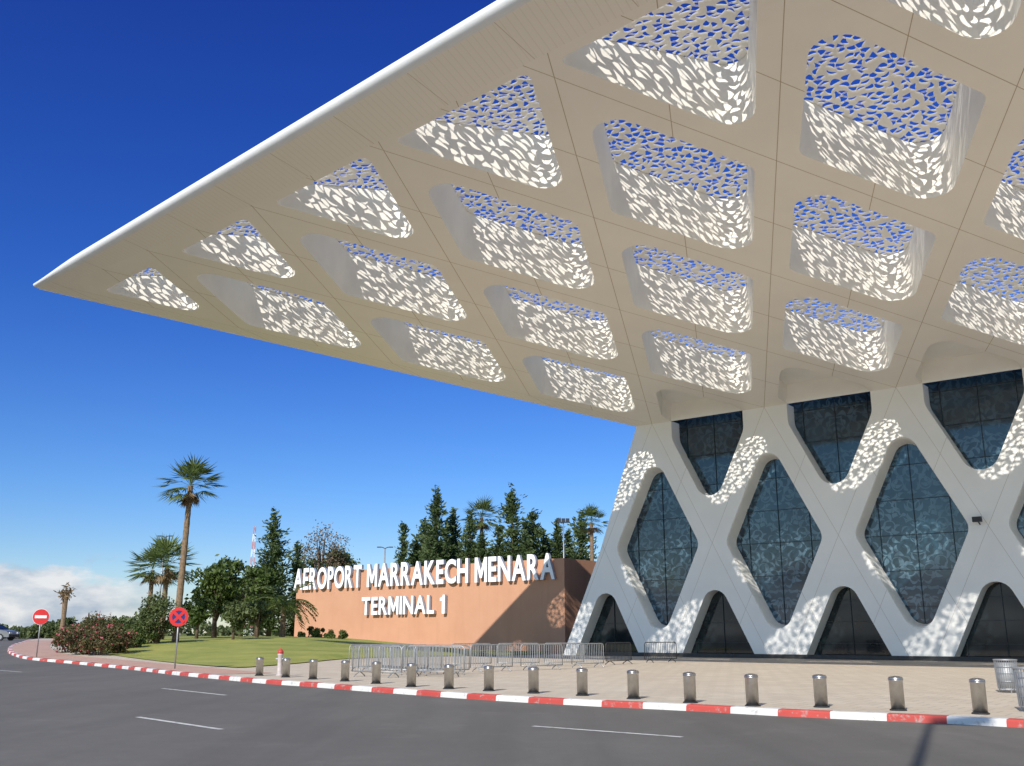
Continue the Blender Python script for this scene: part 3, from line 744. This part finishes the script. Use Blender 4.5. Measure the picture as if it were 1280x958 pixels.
def fan_palm(name, label, p, h, R, group=None, nf=46, trunk_r=.26, skirt=14, lean=(0, 0)):
    r = thing(name, label, 'palm', p, random.random()*.5, group); tz = h-R*.75
    zs = np.linspace(-.3, tz, 34)
    MB().tube([(lean[0]*max(z, 0)/tz+.0, lean[1]*max(z, 0)/tz, z) for z in zs], [trunk_r*(1.25-.35*z/tz)*(1+.09*(i % 2)) for i, z in enumerate(zs)], 12).build('trunk', M['palmbark'], r)
    top = np.array([lean[0], lean[1], tz])
    def fronds(n, elo, ehi, mat, nm, k=1.):
        Cs, Ax, Bx = [], [], []
        for i in range(n):
            a = 6.283*(i*.618+rng.random()*.08); e = elo+(ehi-elo)*rng.random()**1.0; d = np.array([math.cos(a)*math.cos(e), math.sin(a)*math.cos(e), math.sin(e)])
            side = np.array([-math.sin(a), math.cos(a), 0]); upv = np.cross(d, side)*-1
            pl = R*.50*k*rng.uniform(.75, 1.25); hub = top+d*pl-np.array([0, 0, .06*pl])
            Cs.append(top+d*pl*.5); Ax.append(d*pl*.5); Bx.append(side*.03)
            for t in np.linspace(-1.15, 1.15, 13):
                g = d*math.cos(t)+side*math.sin(t); l = R*.54*k*(.70+.30*math.cos(t))*rng.uniform(.8, 1.15)
                g1 = g+np.array([0, 0, -.12-.2*rng.random()]); g1 /= np.linalg.norm(g1)
                Cs.append(hub+g1*l*.5); Ax.append(g1*l*.52); Bx.append((np.cross(g1, upv+rng.normal(0, .3, 3)))*.035*R/2*1.1)
        leafmesh(nm, np.array(Cs), np.array(Ax), np.array(Bx), M[mat], r)
    fronds(nf, -.55, 1.45, 'palm', 'crown')
    if skirt: fronds(skirt, -1.35, -.75, 'dryfrond', 'dry_skirt', .62)
    return r
def feather_palm(name, label, p, h, R, group=None, nf=30, trunk_r=.22):
    r = thing(name, label, 'palm', p, random.random(), group); zs = np.linspace(-.3, h, 20)
    MB().tube([(0, 0, z) for z in zs], [trunk_r*(1.15-.2*max(z, 0)/h)*(1+.12*(i % 2)) for i, z in enumerate(zs)], 10).build('trunk', M['palmbark'], r)
    Cs, Ax, Bx = [], [], []
    for i in range(nf):
        a = 6.283*(i*.618); e = rng.uniform(-.1, 1.35); pv = np.array([0, 0, h]); d = np.array([math.cos(a)*math.cos(e), math.sin(a)*math.cos(e), math.sin(e)]); side = np.array([-math.sin(a), math.cos(a), 0]); n = 12; sl = R*1.25/n
        for k in range(n):
            nx = pv+d*sl; Cs.append((pv+nx)/2); Ax.append((nx-pv)*.55); Bx.append(side*.025)
            if k > 1:
                for sg in (-1, 1):
                    for _ in range(2):
                        g = side*sg+d*.7+np.array([0, 0, -.35])+rng.normal(0, .12, 3); g /= np.linalg.norm(g); l = R*.30*(1.1-abs(k/n-.45))
                        Cs.append(nx+g*l*.5); Ax.append(g*l*.5); Bx.append(np.cross(g, d)*.035*R/2)
            pv = nx; d = d+np.array([0, 0, -.13]); d /= np.linalg.norm(d)
    leafmesh('crown', np.array(Cs), np.array(Ax), np.array(Bx), M['palm'], r); return r
def hgt(px, top, Y, p): return at(px, top, Y).z-p.z
def wid(px, Y): return px*Y/F_*1.0
LO = KH+.15
p = base(220, 76, LO); fan_palm('fan_palm', 'tall fan palm with rough brown trunk left of the lawn', p, hgt(229, 577, 76, p), 2.55, None, 46, .205, 10, (.2, 0))
p = base(202, 80, LO); fan_palm('fan_palm', 'shorter fan palm with two tone crown just left of the tall palm', p, hgt(202, 676, 80, p), 2.6, None, 44, .19, 8)
p = base(184, 84, LO); fan_palm('fan_palm', 'small fan palm furthest left behind the round bush', p, hgt(184, 686, 84, p), 2.4, None, 40, .17, 5)
p = base(353, 90, LO); feather_palm('feather_palm', 'low palm with arching feather fronds beside the left end of the sign wall', p, hgt(353, 756, 90, p), 2.6, None, 34)
p = base(196, 74, LO); shrub('round_bush', 'dense rounded bush at the foot of the short fan palm', 'bush', p, hgt(196, 741, 74, p), 2.6, None, 'leaf2', 0, 20, 220, .11)
G1 = 'trees left of the sign wall'
p = base(336, 114, LO); conifer('conifer', 'large dark conifer standing left of the sign wall', 'tree', p, hgt(336, 640, 114, p), wid(50, 114), G1, 1.3)
p = base(320, 112, LO); broadleaf('broadleaf_tree', 'dark slender trunked tree in front of the large conifer', 'tree', p, hgt(318, 694, 112, p), wid(46, 112), G1, 'leaf', 22, 130, .32)
p = base(268, 88, LO); broadleaf('broadleaf_tree', 'wide green tree right of the tall fan palm', 'tree', p, hgt(268, 690, 88, p), wid(72, 88), G1, 'leaf', 30, 140, .2)
p = base(292, 80, LO); broadleaf('broadleaf_tree', 'small bushy tree below the wide green tree', 'tree', p, hgt(292, 750, 80, p), wid(40, 80), G1, 'leaf2', 16, 120, .25, .17)
p = base(246, 82, LO); broadleaf('broadleaf_tree', 'small dark tree directly right of the tall palm trunk', 'tree', p, hgt(246, 738, 82, p), wid(36, 82), G1, 'leaf', 14, 120, .25, .18)
p = base(300, 116, LO); broadleaf('broadleaf_tree', 'greyish tree between the wide green tree and the large conifer', 'tree', p, hgt(300, 700, 116, p), wid(50, 116), G1, 'leaf2', 20, 130, .2)
p = base(322, 86, LO); broadleaf('broadleaf_tree', 'small round tree on the lawn below the large conifer', 'tree', p, hgt(322, 746, 86, p), wid(36, 86), G1, 'leaf2', 14, 120, .3, .17)
G2 = 'trees rising behind the sign wall'
for i, (px, top, w, Y, lab) in enumerate([
    (367, 680, 18, 116, 'thin conifer at the left end of the sign wall'),
    (502, 655, 26, 122, 'narrow conifer above the first letters of the middle word'),
    (527, 651, 44, 126, 'bushy conifer left of the tallest middle conifer'),
    (547, 612, 48, 122, 'tall pointed conifer above the middle word of the sign'),
    (568, 637, 38, 126, 'narrow conifer just right of the tall middle conifer'),
    (584, 642, 38, 121, 'narrow conifer touching the small palm behind the wall'),
    (643, 612, 48, 122, 'tall pointed conifer above the last word of the sign'),
    (668, 638, 44, 126, 'conifer just right of the tall right hand conifer'),
    (698, 648, 34, 128, 'slim conifer left of the floodlight mast'),
    (726, 638, 40, 124, 'conifer nearest the terminal left of the small palm'),
    (625, 656, 40, 123, 'short conifer left of the tall right hand conifer'),
    (515, 672, 36, 126, 'short conifer beside the narrow conifer at left'),
    (556, 650, 38, 130, 'shaded conifer close behind the tall middle conifer'),
    (606, 668, 40, 120, 'short conifer in front of the small palm behind the wall'),
    (655, 652, 38, 130, 'shaded conifer close behind the tall right hand conifer'),
    (683, 664, 36, 130, 'short conifer between two taller right hand conifers'),
    (713, 662, 36, 130, 'short conifer just right of the floodlight mast'),
    (538, 664, 34, 119, 'short bright conifer in front of the tall middle conifer'),
    (659, 672, 34, 119, 'short bright conifer in front of the tall right hand conifer')]):
    p = base(px, Y, 0); conifer('conifer', lab, 'tree', p, hgt(px, top, Y, p), wid(w, Y), G2, 1.2)
p = base(601, 128, 0); fan_palm('fan_palm', 'fan palm crown among the conifers behind the sign wall', p, hgt(601, 626, 128, p), 2.9, G2, 46, .22, 8)
p = base(742, 116, 0); fan_palm('fan_palm', 'fan palm right of the conifers next to the terminal edge', p, hgt(742, 636, 116, p), 2.2, G2, 44, .22, 6)
p = base(398, 122, 0); broadleaf('bare_tree', 'leafless brown twiggy tree above the first word of the sign', 'tree', p, hgt(398, 655, 122, p), wid(70, 122), G2, 'leafdry', 34, 110, .3, .15)
p = base(425, 124, 0); broadleaf('broadleaf_tree', 'rounded green tree above the first word of the sign', 'tree', p, hgt(425, 676, 124, p), wid(60, 124), G2, 'leaf2', 28, 140, .3)
for px, top, w, lab in ((565, 662, 64, 'low green tree under the tall middle conifer'), (602, 664, 56, 'low green tree under the small palm'), (655, 668, 64, 'low green tree under the tall right hand conifer'), (712, 680, 50, 'low green tree near the terminal edge'), (478, 702, 46, 'low tree in the gap above the middle word'), (530, 675, 50, 'low green tree right of the narrow left conifer'), (688, 670, 50, 'low green tree below the slim conifer'), (380, 692, 40, 'low green tree above the first letter')):
    p = base(px, 132, 0); broadleaf('broadleaf_tree', lab+' behind the wall', 'tree', p, hgt(px, top, 132, p), wid(w, 132), G2, 'leaf', 22, 130, .3, .28)
# shrubs at left
G3 = 'rose bushes at the left corner of the lawn'
for px, by, h, w, lab in ((88, 66, 1.7, 2.2, 'leftmost rose bush with pink flowers'), (108, 64, 1.9, 2.4, 'second rose bush from the left with pink flowers'), (128, 63, 1.9, 2.4, 'third rose bush from the left with pink flowers'), (147, 65, 1.8, 2.2, 'rightmost rose bush with pink flowers'), (118, 70, 2.3, 2.8, 'tall rose bush behind the others')):
    shrub('rose_bush', lab+' at the lawn corner', 'bush', base(px, by, KH), h, w, G3, 'rose', 170, 14, 150, .085)
for px, Y, h, w, lab in ((168, 70, 1.1, 2.0, 'low dark bush right of the rose bushes'), (183, 74, 1.2, 2.4, 'low dark bush left of the palm trunks'), (385, 92, 1.0, 2.6, 'low bush at the left foot of the sign wall'), (402, 91, .9, 2.6, 'low bush second along the foot of the sign wall'), (420, 89, .8, 2.4, 'low bush third along the foot of the sign wall')):
    shrub('low_bush', lab, 'bush', base(px, Y, LO), h, w, 'low bushes along lawn edge', 'leaf', 0, 12, 130, .09)
for i, (px, Y, h, w) in enumerate(((62, 110, 1.8, 5), (90, 118, 2.4, 6), (120, 112, 2.2, 6), (150, 108, 2.2, 6), (30, 135, 2., 7), (-4, 140, 2, 7), (175, 105, 2.2, 5))):
    shrub('hedge_bush', 'hedge bush %s along the far left horizon' % ['below the palm stump', 'behind the leftmost roses', 'behind the tall rose bush', 'behind the right hand roses', 'just left of the no entry sign', 'at the picture edge behind the car', 'behind the low dark bush'][i], 'bush', base(px, Y, 0), h, w, 'far hedge bushes', 'leaf2', 0, 18, 140, .2)
p = base(77, 108, 0); SP = thing('palm_stump', 'bare palm trunk with a few stubby fronds on the left horizon', 'palm', p)
h = hgt(77, 742, 108, p); MB().tube([(0, 0, -.2), (0.05, 0, h*.5), (0, 0, h)], [.3, .24, .3], 10).build('trunk', M['palmbark'], SP)
leaves('crown', np.array([0, 0, h])+rng.normal(0, .35, (160, 3)), .3, M['dryfrond'], SP, .25)
# far tree line
n = 9000; xs = rng.uniform(-520, 60, n); hx = 3+3*np.sin(xs*.03)**2+2.5*np.sin(xs*.11+1)**2
P = np.stack([xs, 430+rng.uniform(-12, 12, n), .5+hx*rng.random(n)**.8], 1)
TL = leaves('far_treeline', P, 1.3, M['leaf2'], None, .7); tag(TL, 'thin band of distant trees along the horizon', 'trees', kind='stuff')
# masts
def mast_lattice(label, px, Y, top):
    p = base(px, Y, 0); r = thing('radio_mast', label, 'mast', p); h = hgt(px, top, Y, p); w = 1.0; nseg = 14
    for k in range(nseg):
        mb = MB()
        z0, z1 = h*k/nseg, h*(k+1)/nseg; a0, a1 = w*(1-.75*k/nseg), w*(1-.75*(k+1)/nseg)
        for i in range(4):
            q0 = [(a0, a0), (-a0, a0), (-a0, -a0), (a0, -a0)][i]; q1 = [(a1, a1), (-a1, a1), (-a1, -a1), (a1, -a1)][i]; q2 = [(-a1, a1), (-a1, -a1), (a1, -a1), (a1, a1)][i]
            mb.tube([(*q0, z0), (*q1, z1)], .07, 4); mb.tube([(*q0, z0), (*q2, z1)], .05, 4)
        mb.build('red_segment' if k % 2 else 'white_segment', M['palered'] if k % 2 else M['signwhite'], r)
mast_lattice('red and white lattice radio mast far behind the trees', 310, 300, 658)
def lamp(label, px, Y, top, flood):
    p = base(px, Y, 0); r = thing('lamp_mast', label, 'lamp', p); h = hgt(px, top, Y, p)
    MB().tube([(0, 0, 0), (0, 0, h)], [.13, .07], 8).build('pole', M['galv'], r, True); mb = MB()
    if flood:
        for dx in (-.5, 0, .5): mb.box((dx, -.1, h-.1), (.42, .3, .5))
        mb.box((0, 0, h-.3), (1.6, .12, .12))
    else:
        mb.tube([(0, 0, h), (.3, 0, h+.15), (.6, 0, h+.2)], .05, 6); mb.box((.75, 0, h+.18), (.5, .22, .12)); mb.tube([(0, 0, h), (-.3, 0, h+.15), (-.6, 0, h+.2)], .05, 6); mb.box((-.75, 0, h+.18), (.5, .22, .12))
    mb.build('lamp_head', M['darkmetal'], r)
lamp('double arm street lamp rising above the sign wall', 478, 125, 686, False)
lamp('floodlight mast with dark lamps between the right hand conifers', 706, 118, 650, True)
lamp('thin lamp mast behind the short fan palm', 196, 130, 672, False)
# ------------------------------------------------------------------ light and sky
sd = Vector((math.sin(SUN_AZ)*math.cos(SUN_EL), math.cos(SUN_AZ)*math.cos(SUN_EL), -math.sin(SUN_EL)))
sun = bpy.data.objects.new('sun', bpy.data.lights.new('sun', 'SUN')); COL.objects.link(sun)
sun.data.energy = 5.; sun.data.angle = R_(.42); sun.data.color = (1., .945, .86); sun.rotation_euler = sd.to_track_quat('-Z', 'Y').to_euler(); sun.location = (0, 0, 60)
w = bpy.data.worlds.new('World'); S.world = w; w.use_nodes = True; nt = w.node_tree; bg = nt.nodes['Background']
sky = nd(nt, 'ShaderNodeTexSky', sky_type='NISHITA', sun_disc=False, sun_elevation=SUN_EL, sun_rotation=SUN_AZ+math.pi, altitude=400., air_density=1., dust_density=.3, ozone_density=3.)
hs = nd(nt, 'ShaderNodeHueSaturation', {'Color': sky.outputs[0], 'Saturation': 1.25, 'Value': 1.})
tc = nt.nodes.new('ShaderNodeTexCoord').outputs['Generated']; sp = nd(nt, 'ShaderNodeSeparateXYZ', {0: tc})
# polarised deep blue away from the sun
rp = nt.nodes.new('ShaderNodeValToRGB'); nt.links.new(sp.outputs[2], rp.inputs[0]); el = rp.color_ramp.elements
stops = [(0., (.60, .62, .70)), (.14, (.44, .56, .79)), (.34, (.28, .40, .80)), (.60, (.23, .28, .75)), (.85, (.9, .93, 1.))]
el[0].position, el[0].color = stops[0][0], (*stops[0][1], 1); el[1].position, el[1].color = stops[-1][0], (*stops[-1][1], 1)
for a, c in stops[1:-1]: e = el.new(a); e.color = (*c, 1)
deep = mixc(nt, 1., hs.outputs[0], mixc(nt, 1., rp.outputs[0], (1.1, 1.1, 1.1), 'MULTIPLY'), 'MULTIPLY')
away = mr(nt, sp.outputs[1], -.15, .45)
skyc = mixc(nt, away, hs.outputs[0], deep)
mp = nd(nt, 'ShaderNodeMapping', {'Vector': tc, 'Scale': (9, 9, 22)})
cl = noise(nt, mp.outputs[0], 1.6, 7, .6)
hz = mr(nt, sp.outputs[2], .08, .02, 0, 1); azm = mr(nt, sp.outputs[0], -.29, -.38, 0, 1)
ck = mth(nt, 'MULTIPLY', mr(nt, mth(nt, 'MULTIPLY_ADD', hz, .45, cl), .60, .74), mth(nt, 'MULTIPLY', azm, mr(nt, sp.outputs[2], .085, .06, 0, 1)))
shade = mixc(nt, mr(nt, noise(nt, mp.outputs[0], 2.6, 5), .35, .65), (2.8, 3.3, 4.1), (5.6, 5.6, 5.7))
nt.links.new(mixc(nt, mth(nt, 'MULTIPLY', ck, .9), skyc, shade), bg.inputs[0]); bg.inputs[1].default_value = .15
S.view_settings.view_transform = 'Standard'; S.view_settings.look = 'None'; S.view_settings.exposure = 0
